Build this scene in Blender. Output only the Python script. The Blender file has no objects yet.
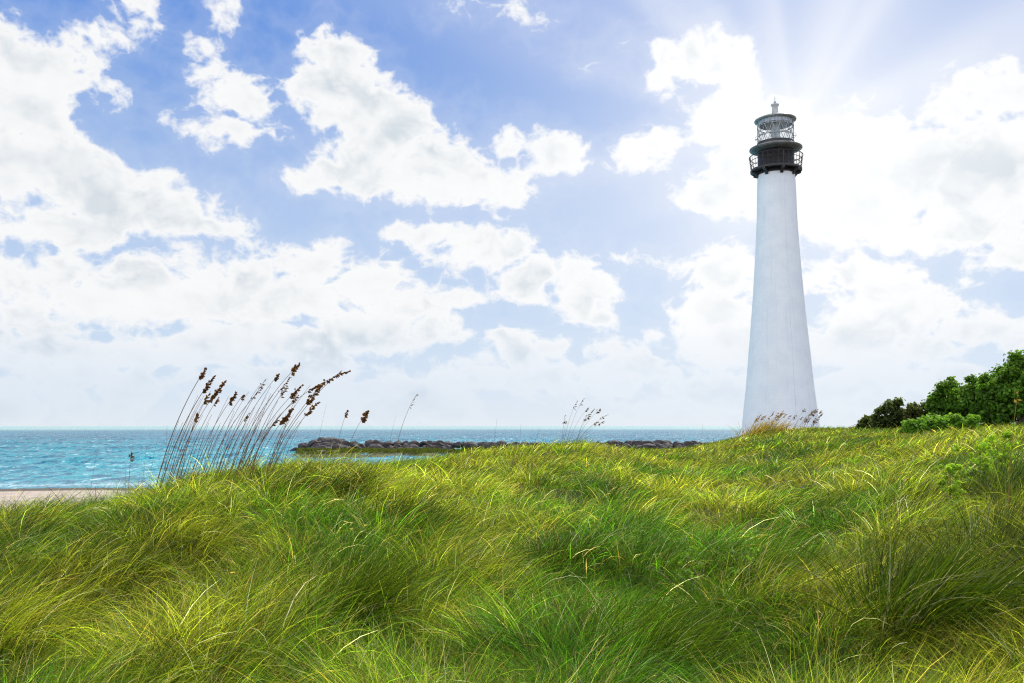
import bpy, bmesh, math, random
import numpy as np
from mathutils import Vector, Matrix

random.seed(11)
rng = np.random.default_rng(7)
SC = bpy.context.scene
COL = SC.collection

# ------------------------------------------------------------------ camera
F = 900.0                        # focal length in picture units (1024 wide)
HORIZON = 426.0
PITCH = math.atan((HORIZON - 341.5) / F) * 0.62
CY = HORIZON - F * math.tan(PITCH)   # row of the optical axis (the lens is shifted up a little)
CAMZ = 4.3                       # metres above the sea
cam_d = bpy.data.cameras.new('camera')
cam_d.sensor_fit = 'HORIZONTAL'
cam_d.sensor_width = 36.0
cam_d.lens = 36.0 * F / 1024.0
cam_d.shift_y = (CY - 341.5) / 1024.0
cam_d.clip_start = 0.1
cam_d.clip_end = 30000
cam = bpy.data.objects.new('camera', cam_d)
COL.objects.link(cam)
cam.location = (0, 0, CAMZ)
cam.rotation_euler = (math.pi / 2 + PITCH, 0, 0)
SC.camera = cam

def ray(px, py):
    a, b = (px - 512) / F, (CY - py) / F
    return np.array([a, math.cos(PITCH) - b * math.sin(PITCH), math.sin(PITCH) + b * math.cos(PITCH)])
def at(px, py, Y):
    """point of the scene seen at a photo position, at distance Y in front of the camera"""
    r = ray(px, py)
    r = r * (Y / r[1])
    return Vector((r[0], r[1], CAMZ + r[2]))
def azel(px, py):
    r = ray(px, py)
    return math.atan2(r[0], r[1]), math.atan2(r[2], math.hypot(r[0], r[1]))

# ------------------------------------------------------------------ light
SUN_EL, SUN_AZ = math.radians(42), math.radians(27)
SKY_STRENGTH = 0.1
SUN_STRENGTH = 4.6
SC.view_settings.view_transform = 'Standard'
SC.view_settings.look = 'None'
SC.view_settings.gamma = 1.0
SC.view_settings.exposure = 0.0
SC.view_settings.use_curve_mapping = False

sd = bpy.data.lights.new('sun', 'SUN')
sd.energy = SUN_STRENGTH
sd.angle = math.radians(0.8)
sd.color = (1.0, 0.95, 0.86)
sun = bpy.data.objects.new('sun', sd)
COL.objects.link(sun)
sdir = Vector((math.sin(SUN_AZ) * math.cos(SUN_EL), math.cos(SUN_AZ) * math.cos(SUN_EL), math.sin(SUN_EL)))
sun.rotation_euler = sdir.to_track_quat('Z', 'Y').to_euler()
sun.location = (40, 60, 60)

class NT:
    """tiny helper to write node maths as expressions"""
    def __init__(s, tree):
        s.t = tree; s.n = tree.nodes; s.l = tree.links
    def new(s, kind, **kw):
        nd = s.n.new(kind)
        for k, v in kw.items():
            setattr(nd, k, v)
        return nd
    def put(s, sock, v):
        if v is None: return
        if isinstance(v, bpy.types.NodeSocket): s.l.new(v, sock)
        elif isinstance(v, (tuple, list)) and len(v) == 3 and sock.type == 'RGBA': sock.default_value = (*v, 1)
        else: sock.default_value = v
    def m(s, op, a, b=None, c=None, clamp=False):
        nd = s.new('ShaderNodeMath', operation=op, use_clamp=clamp)
        s.put(nd.inputs[0], a); s.put(nd.inputs[1], b); s.put(nd.inputs[2], c)
        return nd.outputs[0]
    def v(s, op, a, b=None, out=0):
        nd = s.new('ShaderNodeVectorMath', operation=op)
        s.put(nd.inputs[0], a)
        if op == 'SCALE': s.put(nd.inputs[3], b)
        else: s.put(nd.inputs[1], b)
        return nd.outputs['Value'] if op in ('LENGTH', 'DOT_PRODUCT', 'DISTANCE') else nd.outputs[0]
    def mix(s, f, a, b, blend='MIX'):
        nd = s.new('ShaderNodeMix', data_type='RGBA', blend_type=blend)
        s.put(nd.inputs[0], f); s.put(nd.inputs[6], a); s.put(nd.inputs[7], b)
        return nd.outputs[2]
    def ramp(s, x, lo, hi, a=0.0, b=1.0, smooth=True):
        nd = s.new('ShaderNodeMapRange', interpolation_type='SMOOTHSTEP' if smooth else 'LINEAR')
        s.put(nd.inputs[0], x); s.put(nd.inputs[1], lo); s.put(nd.inputs[2], hi); s.put(nd.inputs[3], a); s.put(nd.inputs[4], b)
        return nd.outputs[0]
    def noise(s, vec, scale, detail=3, rough=0.55, color=False, dist=0.0, lac=2.0):
        nd = s.new('ShaderNodeTexNoise')
        s.put(nd.inputs['Vector'], vec); s.put(nd.inputs['Scale'], scale); s.put(nd.inputs['Detail'], detail)
        s.put(nd.inputs['Roughness'], rough); s.put(nd.inputs['Distortion'], dist); s.put(nd.inputs['Lacunarity'], lac)
        return nd.outputs['Color' if color else 'Fac']
    def comb(s, x, y, z=0.0):
        nd = s.new('ShaderNodeCombineXYZ')
        s.put(nd.inputs[0], x); s.put(nd.inputs[1], y); s.put(nd.inputs[2], z)
        return nd.outputs[0]

# cumulus masses of the day's sky: (centre x, centre y, half width, half height) as seen in the photo, turned into compass angles
CLOUDS = [
    (12, 58, 52, 36), (52, 62, 36, 30), (20, 110, 60, 45), (62, 112, 16, 8), (112, 104, 15, 10), (40, 160, 75, 45), (95, 190, 62, 34), (150, 208, 62, 28), (200, 222, 38, 16), (60, 225, 80, 24), (110, 160, 10, 14), (160,178,14,12),
    (144, 4, 12, 10), (163, 24, 11, 7), (112, 34, 8, 3), (216, 18, 10, 9), (206, 46, 18, 7), (222, 72, 17, 13), (238, 98, 22, 17), (232, 130, 30, 14), (268, 134, 20, 9),
    (316, 52, 22, 18), (344, 52, 20, 20), (330, 90, 36, 34), (362, 100, 40, 34), (395, 128, 46, 38), (370, 165, 54, 32), (425, 160, 48, 28), (440, 188, 50, 20), (478, 172, 42, 20), (512, 150, 26, 14), (556, 152, 24, 12), (320, 180, 18, 8), (500, 190, 26, 14), (520, 172, 20, 14),
    (430, 230, 34, 9), (452, 238, 14, 12), (480, 258, 34, 16), (508, 246, 22, 20), (545, 270, 34, 22), (578, 296, 30, 20), (600, 315, 10, 18), (520, 285, 30, 14), (460, 297, 14, 6),
    (497, 8, 24, 11), (604, 44, 9, 5), (600, 60, 6, 4), (640, 152, 24, 13), (672, 146, 15, 11),
    (12, 280, 24, 28), (20, 315, 40, 20), (70, 275, 26, 24), (95, 300, 52, 28), (150, 280, 44, 32), (195, 268, 20, 20), (200, 300, 60, 28), (250, 285, 34, 20), (320, 262, 34, 22), (300, 300, 60, 24), (370, 285, 30, 28), (400, 310, 30, 22), (370, 330, 60, 18), (420, 335, 30, 16), (455, 335, 20, 12), (510, 340, 24, 9),
    (40, 350, 60, 14), (150, 358, 70, 14), (260, 350, 50, 12), (300, 372, 80, 14), (80, 372, 60, 12), (560, 350, 50, 12), (620, 372, 60, 14), (500, 378, 60, 12),
    (664, 60, 8, 16), (690, 52, 22, 16), (715, 66, 28, 20), (742, 88, 28, 26), (735, 120, 44, 36), (740, 165, 46, 40), (720, 190, 30, 20), (790, 140, 40, 40), (800, 180, 60, 50),
    (830, 140, 42, 22), (872, 138, 38, 24), (905, 126, 30, 16), (945, 116, 26, 18), (985, 104, 30, 22), (1020, 100, 30, 24), (900, 170, 90, 44), (990, 170, 80, 60), (860, 215, 70, 40), (960, 225, 80, 26), (1005, 250, 40, 26),
    (655, 258, 22, 8), (690, 264, 20, 8), (725, 275, 36, 22), (718, 310, 44, 24), (735, 345, 60, 26), (700, 330, 30, 12), (770, 290, 30, 30),
    (850, 270, 34, 28), (880, 285, 34, 30), (900, 320, 44, 28), (860, 340, 60, 30), (940, 345, 40, 20), (1000, 335, 50, 22), (960, 380, 60, 18), (850, 385, 70, 20), (730, 390, 70, 20),
    # outside the frame
    (-120, 120, 90, 60), (-260, 60, 90, 60), (-150, 300, 110, 40), (1180, 160, 120, 70), (1250, 330, 120, 40), (300, -120, 110, 40), (700, -150, 120, 50), (-350, 260, 110, 50), (1000, -140, 120, 40), (1450, 60, 120, 60),
]
GLOW = azel(796, 128)

world = bpy.data.worlds.new('World')
SC.world = world
world.use_nodes = True
wt = world.node_tree
wt.nodes.clear()
W = NT(wt)
tc = W.new('ShaderNodeTexCoord')
DIR = tc.outputs['Generated']
sep = W.new('ShaderNodeSeparateXYZ'); W.l.new(DIR, sep.inputs[0])
dx, dy, dz = sep.outputs
AZ = W.m('ARCTAN2', dx, dy)
EL = W.m('ARCSINE', dz)
P = W.comb(AZ, EL, 0.0)
sky = W.new('ShaderNodeTexSky', sky_type='NISHITA', sun_disc=False)
sky.sun_elevation = SUN_EL
sky.sun_rotation = SUN_AZ
sky.altitude = 0
sky.air_density = 1.0
sky.dust_density = 0.4
sky.ozone_density = 3.0
# warped compass position
warp = W.noise(P, 11.0, 3, 0.6, color=True)
warp = W.v('SCALE', W.v('SUBTRACT', warp, (0.5, 0.5, 0.5)), 0.030)
warp = W.v('MULTIPLY', warp, (1, 1, 0))
PW = W.v('ADD', P, warp)
field = None
for (cx, cy, rx, ry) in CLOUDS:
    a, e = azel(cx, cy)
    a1, _ = azel(cx + rx, cy); _, e1 = azel(cx, cy - ry)
    ra, re = abs(a1 - a), abs(e1 - e)
    mr = (ra * re) ** 0.5 * 0.9
    off = W.v('MULTIPLY', W.v('SUBTRACT', PW, (a, e, 0)), (1 / ra, 1 / re, 0))
    d = W.m('MULTIPLY_ADD', W.v('LENGTH', off), -mr, mr)
    field = d if field is None else W.m('SMOOTH_MAX', field, d, 0.012)
# clouds over the rest of the sky (beside and behind the photographer)
side = W.ramp(W.m('ABSOLUTE', AZ), 0.75, 1.1)
side = W.m('MAXIMUM', side, W.ramp(EL, 0.62, 0.9))
gen = W.m('MULTIPLY_ADD', W.noise(W.v('MULTIPLY', DIR, (1, 1, 2.0)), 2.4, 3, 0.55), 0.5, -0.235)
lowf = W.m('MULTIPLY_ADD', W.noise(W.v('MULTIPLY', PW, (1, 2.0, 1)), 9.0, 2, 0.5), 0.16, -0.078)
lowf = W.m('ADD', lowf, W.m('MULTIPLY', W.m('SUBTRACT', 1.0, W.ramp(EL, 0.10, 0.16, 1.0, 0.0)), -0.2))
field = W.m('MAXIMUM', field, lowf)
field = W.m('MAXIMUM', field, W.m('ADD', gen, W.m('MULTIPLY', W.m('SUBTRACT', 1.0, side), -0.5)))
PN = W.v('MULTIPLY', PW, (1.0, 1.25, 1.0))
def billow(p):
    a = W.noise(p, 15.0, 6, 0.56, lac=2.1)
    b = W.noise(p, 34.0, 3, 0.50)
    # ridged second octave gives the cauliflower edge
    b = W.m('ABSOLUTE', W.m('MULTIPLY_ADD', b, 2.0, -1.0))
    return W.m('ADD', a, W.m('MULTIPLY', b, -0.33))
n0 = billow(PN)
s0 = W.noise(PN, 12.0, 4, 0.5)
n1 = W.noise(W.v('ADD', PN, (0.008, 0.022, 0)), 12.0, 4, 0.5)
dens = W.m('ADD', field, W.m('MULTIPLY_ADD', n0, 0.104, -0.0400))
alpha = W.ramp(dens, -0.006, 0.014)
veil = W.m('MULTIPLY', W.ramp(dens, -0.035, 0.005), 0.14)
alpha = W.m('MAXIMUM', alpha, veil)
# fades into the low haze
alpha = W.m('MULTIPLY', alpha, W.ramp(EL, 0.0, 0.13, 0.15, 1.0))
thick = W.ramp(dens, 0.006, 0.045)
relief = W.m('MULTIPLY_ADD', W.m('SUBTRACT', n1, s0), 6.0, 0.52, clamp=True)
shade = W.m('MULTIPLY', W.m('MULTIPLY_ADD', relief, 0.8, 0.2), thick)
big = W.noise(PN, 7.0, 3, 0.5)
shade = W.m('MULTIPLY', shade, W.ramp(big, 0.35, 0.60, 0.25, 1.0))
# distance from the point where the sun breaks through
gv = W.v('MULTIPLY', W.v('SUBTRACT', P, (GLOW[0], GLOW[1], 0)), (1, 1, 0))
gd = W.v('LENGTH', gv)
glow = W.m('EXPONENT', W.m('MULTIPLY', gd, -5.5))
back = W.ramp(dy, -0.5, 0.35, 1.0, 0.0)
cl_lit = W.mix(back, (9.5, 9.55, 9.6), (17.0, 17.8, 19.4))
cl_dark = W.mix(back, (5.9, 6.7, 7.4), (11.5, 12.8, 14.6))
cl = W.mix(shade, cl_lit, cl_dark)
cl = W.mix(W.m('MULTIPLY', glow, 0.9, clamp=True), cl, (11.5, 11.5, 11.5))
# blue of the air
air = W.mix(1.0, sky.outputs[0], (1.0, 1.0, 1.0), 'MULTIPLY')
tint = W.mix(W.ramp(EL, 0.02, 0.42, smooth=False), (4.4, 6.5, 9.2), (0.85, 2.65, 7.4))
air = W.mix(0.94, air, tint)
low = W.m('EXPONENT', W.m('MULTIPLY', W.m('MAXIMUM', EL, 0.0), -8.0))
air = W.mix(W.m('MULTIPLY', low, 0.95), air, (7.6, 8.25, 8.9))
# broad sunbeams fanning out from behind the cloud at the tower
gs = W.new('ShaderNodeSeparateXYZ'); W.l.new(gv, gs.inputs[0])
ang = W.m('ARCTAN2', gs.outputs[0], gs.outputs[1])
beam = W.noise(W.comb(W.m('MULTIPLY', ang, 1.0), 1.7, 0.0), 2.5, 1, 0.5)
beam = W.ramp(beam, 0.26, 0.72)
beam = W.m('MULTIPLY', beam, W.m('MULTIPLY', W.m('EXPONENT', W.m('MULTIPLY', gd, -1.2)), 0.85))
beam = W.m('MULTIPLY', beam, W.ramp(EL, 0.1, 0.3))
air = W.mix(beam, air, (8.2, 8.6, 9.6))
air = W.mix(W.m('MULTIPLY', glow, 1.0, clamp=True), air, (10.0, 10.2, 10.6))
skycol = W.mix(alpha, air, cl)
skycol = W.mix(W.ramp(EL, -0.02, 0.0, 1.0, 0.0), skycol, (3.0, 3.6, 3.9))
bg = W.new('ShaderNodeBackground')
W.l.new(skycol, bg.inputs[0]); bg.inputs[1].default_value = SKY_STRENGTH
wo = W.new('ShaderNodeOutputWorld'); W.l.new(bg.outputs[0], wo.inputs[0])
world.cycles.sampling_method = 'MANUAL'
world.cycles.sample_map_resolution = 512
SC.cycles.max_bounces = 8
SC.cycles.diffuse_bounces = 4
SC.cycles.transparent_max_bounces = 16
SC.cycles.use_denoising = True
SC.cycles.denoising_prefilter = 'NONE'
SC.cycles.filter_width = 1.2
SC.cycles.caustics_reflective = False
SC.cycles.caustics_refractive = False

# ------------------------------------------------------------------ helpers
def tag(o, label=None, cat=None, group=None, kind=None):
    if label: o['label'] = label
    if cat: o['category'] = cat
    if group: o['group'] = group
    if kind: o['kind'] = kind
    return o
def empty(name, loc, label, cat, group=None, rz=0.0):
    o = bpy.data.objects.new(name, None)
    o.empty_display_size = 0.2
    COL.objects.link(o)
    o.location = loc; o.rotation_euler = (0, 0, rz)
    return tag(o, label, cat, group)
def np_mesh(name, verts, quads=None, tris=None, mat=None, parent=None, col=None, smooth=True, loc=None):
    me = bpy.data.meshes.new(name)
    verts = np.asarray(verts, np.float32).reshape(-1, 3)
    nq = 0 if quads is None else len(quads); nt = 0 if tris is None else len(tris)
    idx = []; 
    if nq: idx.append(np.asarray(quads, np.int32).ravel())
    if nt: idx.append(np.asarray(tris, np.int32).ravel())
    idx = np.concatenate(idx)
    me.vertices.add(len(verts)); me.vertices.foreach_set('co', verts.ravel())
    me.loops.add(len(idx)); me.loops.foreach_set('vertex_index', idx)
    me.polygons.add(nq + nt)
    start = np.concatenate([np.arange(nq) * 4, nq * 4 + np.arange(nt) * 3]).astype(np.int32)
    me.polygons.foreach_set('loop_start', start)
    me.polygons.foreach_set('use_smooth', np.full(nq + nt, smooth))
    if col is not None:
        a = me.attributes.new('Col', 'FLOAT_COLOR', 'POINT')
        c = np.ones((len(verts), 4), np.float32); c[:, :3] = col
        a.data.foreach_set('color', c.ravel())
    me.update(calc_edges=True)
    if mat: me.materials.append(mat)
    o = bpy.data.objects.new(name, me)
    COL.objects.link(o)
    if parent: o.parent = parent
    if loc is not None: o.location = loc
    return o
def bm_obj(name, bm, mat, parent=None, smooth=False):
    me = bpy.data.meshes.new(name)
    bmesh.ops.recalc_face_normals(bm, faces=bm.faces)
    bm.to_mesh(me); bm.free()
    if smooth:
        for p in me.polygons: p.use_smooth = True
    if mat: me.materials.append(mat)
    o = bpy.data.objects.new(name, me)
    COL.objects.link(o)
    if parent: o.parent = parent
    return o

# value noise in numpy
def _h(ix, iy, seed):
    n = (ix.astype(np.int64) * 374761393 + iy.astype(np.int64) * 668265263 + seed * 974711) & 0x7fffffff
    n = ((n ^ (n >> 13)) * 1274126177) & 0x7fffffff
    n = n ^ (n >> 16)
    return (n & 0xffff) / 65535.0
def vn(x, y, seed=0):
    x = np.asarray(x, float); y = np.asarray(y, float)
    ix = np.floor(x); iy = np.floor(y); fx = x - ix; fy = y - iy
    fx = fx * fx * (3 - 2 * fx); fy = fy * fy * (3 - 2 * fy)
    a = _h(ix, iy, seed); b = _h(ix + 1, iy, seed); c = _h(ix, iy + 1, seed); d = _h(ix + 1, iy + 1, seed)
    return (a + (b - a) * fx) * (1 - fy) + (c + (d - c) * fx) * fy
def fbm(x, y, seed=0, o=3):
    s = 0; a = 0.5; t = 0
    for k in range(o):
        s = s + a * vn(x * 2 ** k + 13.7 * k, y * 2 ** k - 7.1 * k, seed + k); t += a; a *= 0.5
    return s / t

# height of the grass tops relative to the eye, by photo column and distance
PXS = np.array([-700, -300, 0, 100, 200, 300, 400, 512, 580, 660, 740, 780, 850, 940, 1024, 1300, 1700], float)
DS = np.array([0.5, 3, 6, 10, 15, 20, 30, 45, 60, 80, 110, 160, 260], float)
H = np.array([
    [-1.7, -1.7, -1.6, -1.5, -1.6, -2.0, -3.2, -4.2, -5.2, -6.5, -7, -7, -7],
    [-1.7, -1.7, -1.55, -1.3, -1.35, -1.8, -3.0, -3.9, -4.9, -6.2, -7, -7, -7],
    [-1.7, -1.7, -1.55, -1.20, -1.50, -2.1, -2.75, -3.15, -3.98, -5.0, -6.0, -7, -7],
    [-1.7, -1.7, -1.58, -1.20, -1.34, -1.95, -2.75, -3.10, -3.90, -5.0, -6.0, -7, -7],
    [-1.7, -1.7, -1.62, -1.10, -0.84, -1.3, -2.7, -3.2, -3.95, -5.2, -6.5, -7, -7],
    [-1.7, -1.75, -1.66, -1.10, -0.62, -0.72, -1.7, -3.3, -4.2, -5.2, -6.0, -6.5, -7],
    [-1.7, -1.75, -1.70, -1.35, -0.98, -0.80, -0.92, -2.1, -4.0, -5.2, -6.0, -6.5, -7],
    [-1.7, -1.75, -1.72, -1.55, -1.30, -0.98, -0.50, -1.1, -3.4, -5.2, -6.0, -6.5, -7],
    [-1.7, -1.75, -1.74, -1.62, -1.35, -0.95, -0.34, -0.80, -2.5, -4.8, -6.0, -6.5, -7],
    [-1.7, -1.75, -1.74, -1.66, -1.45, -1.17, -0.94, -1.05, -1.8, -3.5, -5.5, -6.5, -7],
    [-1.7, -1.75, -1.72, -1.60, -1.42, -1.20, -0.88, -0.60, -0.52, -0.9, -3.5, -5.5, -7],
    [-1.7, -1.75, -1.72, -1.55, -1.38, -1.15, -0.72, -0.25, -0.05, -0.4, -2.0, -5.0, -7],
    [-1.7, -1.75, -1.70, -1.45, -1.20, -0.95, -0.50, -0.08, 0.02, -0.2, -1.2, -4.0, -7],
    [-1.7, -1.72, -1.64, -1.25, -0.85, -0.55, -0.10, 0.12, 0.10, -0.1, -0.8, -3.0, -7],
    [-1.7, -1.7, -1.56, -0.98, -0.50, -0.22, 0.05, 0.20, 0.20, 0.0, -0.8, -3.0, -7],
    [-1.7, -1.6, -1.3, -0.8, -0.3, 0.0, 0.25, 0.35, 0.3, 0.0, -0.8, -3.0, -7],
    [-1.7, -1.5, -1.1, -0.6, -0.1, 0.2, 0.4, 0.5, 0.4, 0.0, -0.8, -3.0, -7]])
H = H - 0.0017 * DS[None]
H[6:11, 5:8] -= 0.09
H[5:7, 4:7] -= 0.04
def table(px, D):
    px = np.clip(px, PXS[0], PXS[-1]); D = np.clip(D, DS[0], DS[-1])
    i = np.clip(np.searchsorted(PXS, px) - 1, 0, len(PXS) - 2); j = np.clip(np.searchsorted(DS, D) - 1, 0, len(DS) - 2)
    fx = (px - PXS[i]) / (PXS[i + 1] - PXS[i]); fy = (np.log(D) - np.log(DS[j])) / (np.log(DS[j + 1]) - np.log(DS[j]))
    return (H[i, j] * (1 - fx) + H[i + 1, j] * fx) * (1 - fy) + (H[i, j + 1] * (1 - fx) + H[i + 1, j + 1] * fx) * fy
def polar(x, y):
    az = np.clip(np.arctan2(x, y), -0.93, 0.93)
    R = np.hypot(x, y)
    return 512 + F * np.tan(az), R * np.cos(az), R
def cells(x, y):
    """tussock pattern: distance to the nearest tussock middle, its position and a random number of its own"""
    s = 1.15
    xs = x / s / 1.25; ys = y / s
    ix = np.floor(xs); iy = np.floor(ys)
    best = np.full(np.shape(xs), 9.0); bx = np.zeros(np.shape(xs)); by = np.zeros(np.shape(xs)); bid = np.zeros(np.shape(xs))
    for ox in (-1, 0, 1):
        for oy in (-1, 0, 1):
            cx = ix + ox + .5 + (_h(ix + ox, iy + oy, 91) - .5) * .9; cy = iy + oy + .5 + (_h(ix + ox, iy + oy, 92) - .5) * .9
            d = np.hypot(xs - cx, ys - cy); k = d < best
            best = np.where(k, d, best); bx = np.where(k, cx, bx); by = np.where(k, cy, by); bid = np.where(k, _h(ix + ox, iy + oy, 93), bid)
    return best, bx * s * 1.25, by * s, bid
def grass_len(x, y):
    px, D, R = polar(x, y)
    # knee-high marram grass thins out down the beach side
    beach = np.clip((340 - px) / 120, 0, 1) * np.clip((D - (16 + np.clip(px, 0, 300) * 0.02)) / 5, 0, 1)
    return 0.31 * (1 - 0.5 * beach) * (1 - 0.45 * np.clip((D - 10) / 25, 0, 1))
def ground(x, y):
    x = np.asarray(x, float); y = np.asarray(y, float)
    px, D, R = polar(x, y)
    s = 0
    for ox, oy, w in ((0, 0, .4), (-22, 0, .15), (22, 0, .15), (0, -.07, .15), (0, .07, .15)):
        s = s + w * table(px + ox, D * math.exp(oy))
    hum = np.clip((28 - D) / 20, 0.12, 1.0)
    near = np.clip((D - 3) / 4, 0, 1)
    n = (fbm(x * 0.8, y * 0.8, 3) - 0.5) * 0.85 * hum * near + (vn(x * 1.9, y * 1.9, 9) - 0.5) * 0.14 * hum
    f1, _, _, cid = cells(x + 0.3 * vn(x * 2, y * 2, 5), y + 0.3 * vn(x * 2, y * 2, 6))
    n = n * .6 + (np.sqrt(np.clip(1 - (f1 / .75) ** 2, 0, 1)) - .62) * (.30 + .25 * cid) * np.clip((30 - D) / 18, 0.1, 1) * near
    sandy = np.clip((s + 2.6) / 0.6, 0, 1)
    return CAMZ + s - grass_len(x, y) + n * sandy

# ------------------------------------------------------------------ materials
def mat(name):
    m = bpy.data.materials.new(name); m.use_nodes = True
    m.node_tree.nodes.clear()
    N = NT(m.node_tree)
    out = N.new('ShaderNodeOutputMaterial')
    return m, N, out
def principled(N, out, **kw):
    p = N.new('ShaderNodeBsdfPrincipled')
    for k, v in kw.items():
        N.put(p.inputs[k.replace('_', ' ')], v)
    N.l.new(p.outputs[0], out.inputs[0])
    return p
def bump(N, h, strength, dist):
    b = N.new('ShaderNodeBump'); N.put(b.inputs['Height'], h); b.inputs['Strength'].default_value = strength; b.inputs['Distance'].default_value = dist
    return b.outputs[0]
def mat_leaf(name, trans=0.45, rough=0.45, spec=0.35, vary=True):
    m, N, out = mat(name)
    at_ = N.new('ShaderNodeAttribute', attribute_name='Col')
    c = at_.outputs['Color']
    p = N.new('ShaderNodeBsdfPrincipled'); N.put(p.inputs['Base Color'], c); p.inputs['Roughness'].default_value = rough
    p.inputs['Specular IOR Level'].default_value = spec
    t = N.new('ShaderNodeBsdfTranslucent')
    N.put(t.inputs[0], N.mix(1.0, c, (1.35, 1.45, 0.75), 'MULTIPLY'))
    mx = N.new('ShaderNodeMixShader'); mx.inputs[0].default_value = trans
    N.l.new(p.outputs[0], mx.inputs[1]); N.l.new(t.outputs[0], mx.inputs[2]); N.l.new(mx.outputs[0], out.inputs[0])
    return m
M_grass = mat_leaf('grass_blades', 0.48, 0.55, 0.08)
M_leaf = mat_leaf('shrub_leaves', 0.48, 0.6, 0.15)
M_oat = mat_leaf('sea_oat', 0.40, 0.6, 0.2)

def mat_noise(name, c1, c2, scale, rough=0.9, bs=0.4, bd=0.02, detail=6):
    m, N, out = mat(name)
    co = N.new('ShaderNodeTexCoord').outputs['Object']
    n = N.noise(co, scale, detail, 0.6)
    c = N.mix(N.ramp(n, 0.35, 0.65), c1, c2)
    p = principled(N, out, Base_Color=c, Roughness=rough)
    N.put(p.inputs['Normal'], bump(N, n, bs, bd))
    return m
M_bark = mat_noise('bark', (0.10, 0.075, 0.055), (0.20, 0.16, 0.12), 9, 0.9)
M_black = mat_noise('black_painted_iron', (0.022, 0.019, 0.020), (0.040, 0.034, 0.034), 2.2, 0.5, 0.15, 0.01)
M_grey = mat_noise('weathered_grey_iron', (0.36, 0.36, 0.35), (0.50, 0.50, 0.49), 1.6, 0.45, 0.15, 0.01)

M_pale = mat_noise('pale_painted_iron', (0.60, 0.60, 0.60), (0.72, 0.72, 0.72), 2, 0.4, 0.1, 0.01)
M_deck = mat_noise('dark_grey_iron', (0.16, 0.15, 0.14), (0.25, 0.24, 0.23), 1.6, 0.4, 0.15, 0.01)
def mat_ground():
    m, N, out = mat('dune_ground')
    co = N.new('ShaderNodeNewGeometry').outputs['Position']
    sp = N.new('ShaderNodeSeparateXYZ'); N.l.new(co, sp.inputs[0])
    n = N.noise(co, 3.0, 6, 0.65)
    fine = N.noise(co, 60.0, 4, 0.6)
    thatch = N.mix(N.ramp(n, 0.35, 0.65), (0.016, 0.016, 0.007), (0.050, 0.045, 0.018))
    sand = N.mix(N.ramp(N.noise(co, 1.2, 5, 0.6), 0.3, 0.7), (0.36, 0.28, 0.22), (0.50, 0.41, 0.33))
    z = N.m('ADD', sp.outputs[2], N.m('MULTIPLY_ADD', N.noise(co, 0.7, 4, 0.6), 0.9, -0.45))
    c = N.mix(N.ramp(z, 1.05, 1.9), sand, thatch)
    # dark seaweed wrack left at the high-water line
    wz = N.m('ADD', sp.outputs[2], N.m('MULTIPLY_ADD', N.noise(co, 2.2, 5, 0.7), 0.16, -0.08))
    wrack = N.m('MULTIPLY', N.ramp(wz, -0.02, 0.03), N.ramp(wz, 0.50, 0.72, 1.0, 0.0))
    c = N.mix(N.m('MULTIPLY', wrack, 0.92), c, (0.060, 0.036, 0.022))
    p = principled(N, out, Base_Color=c, Roughness=0.95)
    N.put(p.inputs['Normal'], bump(N, N.m('ADD', n, N.m('MULTIPLY', fine, 0.2)), 0.6, 0.05))
    return m
def mat_sea():
    m, N, out = mat('sea_water')
    co = N.new('ShaderNodeNewGeometry').outputs['Position']
    sp = N.new('ShaderNodeSeparateXYZ'); N.l.new(co, sp.inputs[0])
    y = sp.outputs[1]
    dist = N.v('LENGTH', co)
    mid = N.v('MULTIPLY', co, (1.9, 0.60, 1.0))
    patch = N.noise(N.v('MULTIPLY', co, (1.0, 0.7, 1.0)), 0.035, 5, 0.6)
    chop = N.noise(mid, 0.42, 6, 0.62, dist=0.4)
    rip = N.noise(mid, 1.6, 4, 0.6)
    far = N.ramp(dist, 60, 420)
    shallow = N.mix(N.ramp(patch, 0.35, 0.65), (0.010, 0.25, 0.33), (0.06, 0.42, 0.47))
    deep = N.mix(N.ramp(patch, 0.35, 0.65), (0.001, 0.12, 0.20), (0.008, 0.22, 0.30))
    c = N.mix(far, shallow, deep)
    c = N.mix(N.ramp(chop, 0.40, 0.52, 1.0, 0.0), c, N.mix(1.0, c, (0.12, 0.40, 0.58), 'MULTIPLY'))
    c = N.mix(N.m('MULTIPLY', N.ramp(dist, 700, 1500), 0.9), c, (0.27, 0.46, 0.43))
    # broken white water on the crests, thicker towards the beach
    th = N.ramp(dist, 60, 170, 0.570, 0.615)
    foam = N.ramp(N.m('ADD', chop, N.m('MULTIPLY_ADD', rip, 0.30, -0.15)), th, N.m('ADD', th, 0.07))
    edge = N.m('ADD', y, N.m('MULTIPLY_ADD', N.noise(N.v('MULTIPLY', co, (0.25, 0.25, 1)), 0.6, 4, 0.6), 9.0, -4.5))
    wash = N.m('MULTIPLY', N.ramp(edge, 62, 65), N.ramp(edge, 66, 71, 1.0, 0.0))
    wash = N.m('MULTIPLY', wash, N.ramp(rip, 0.40, 0.52))
    foam = N.m('MAXIMUM', foam, N.m('MULTIPLY', wash, 0.9))
    c = N.mix(N.m('MULTIPLY', foam, 0.62), c, (0.78, 0.84, 0.85))
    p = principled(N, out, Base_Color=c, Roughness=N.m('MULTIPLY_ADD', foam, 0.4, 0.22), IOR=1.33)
    p.inputs['Specular IOR Level'].default_value = 0.12
    N.put(p.inputs['Normal'], bump(N, N.m('ADD', chop, N.m('MULTIPLY', rip, 0.25)), 1.0, 0.9))
    return m
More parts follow.
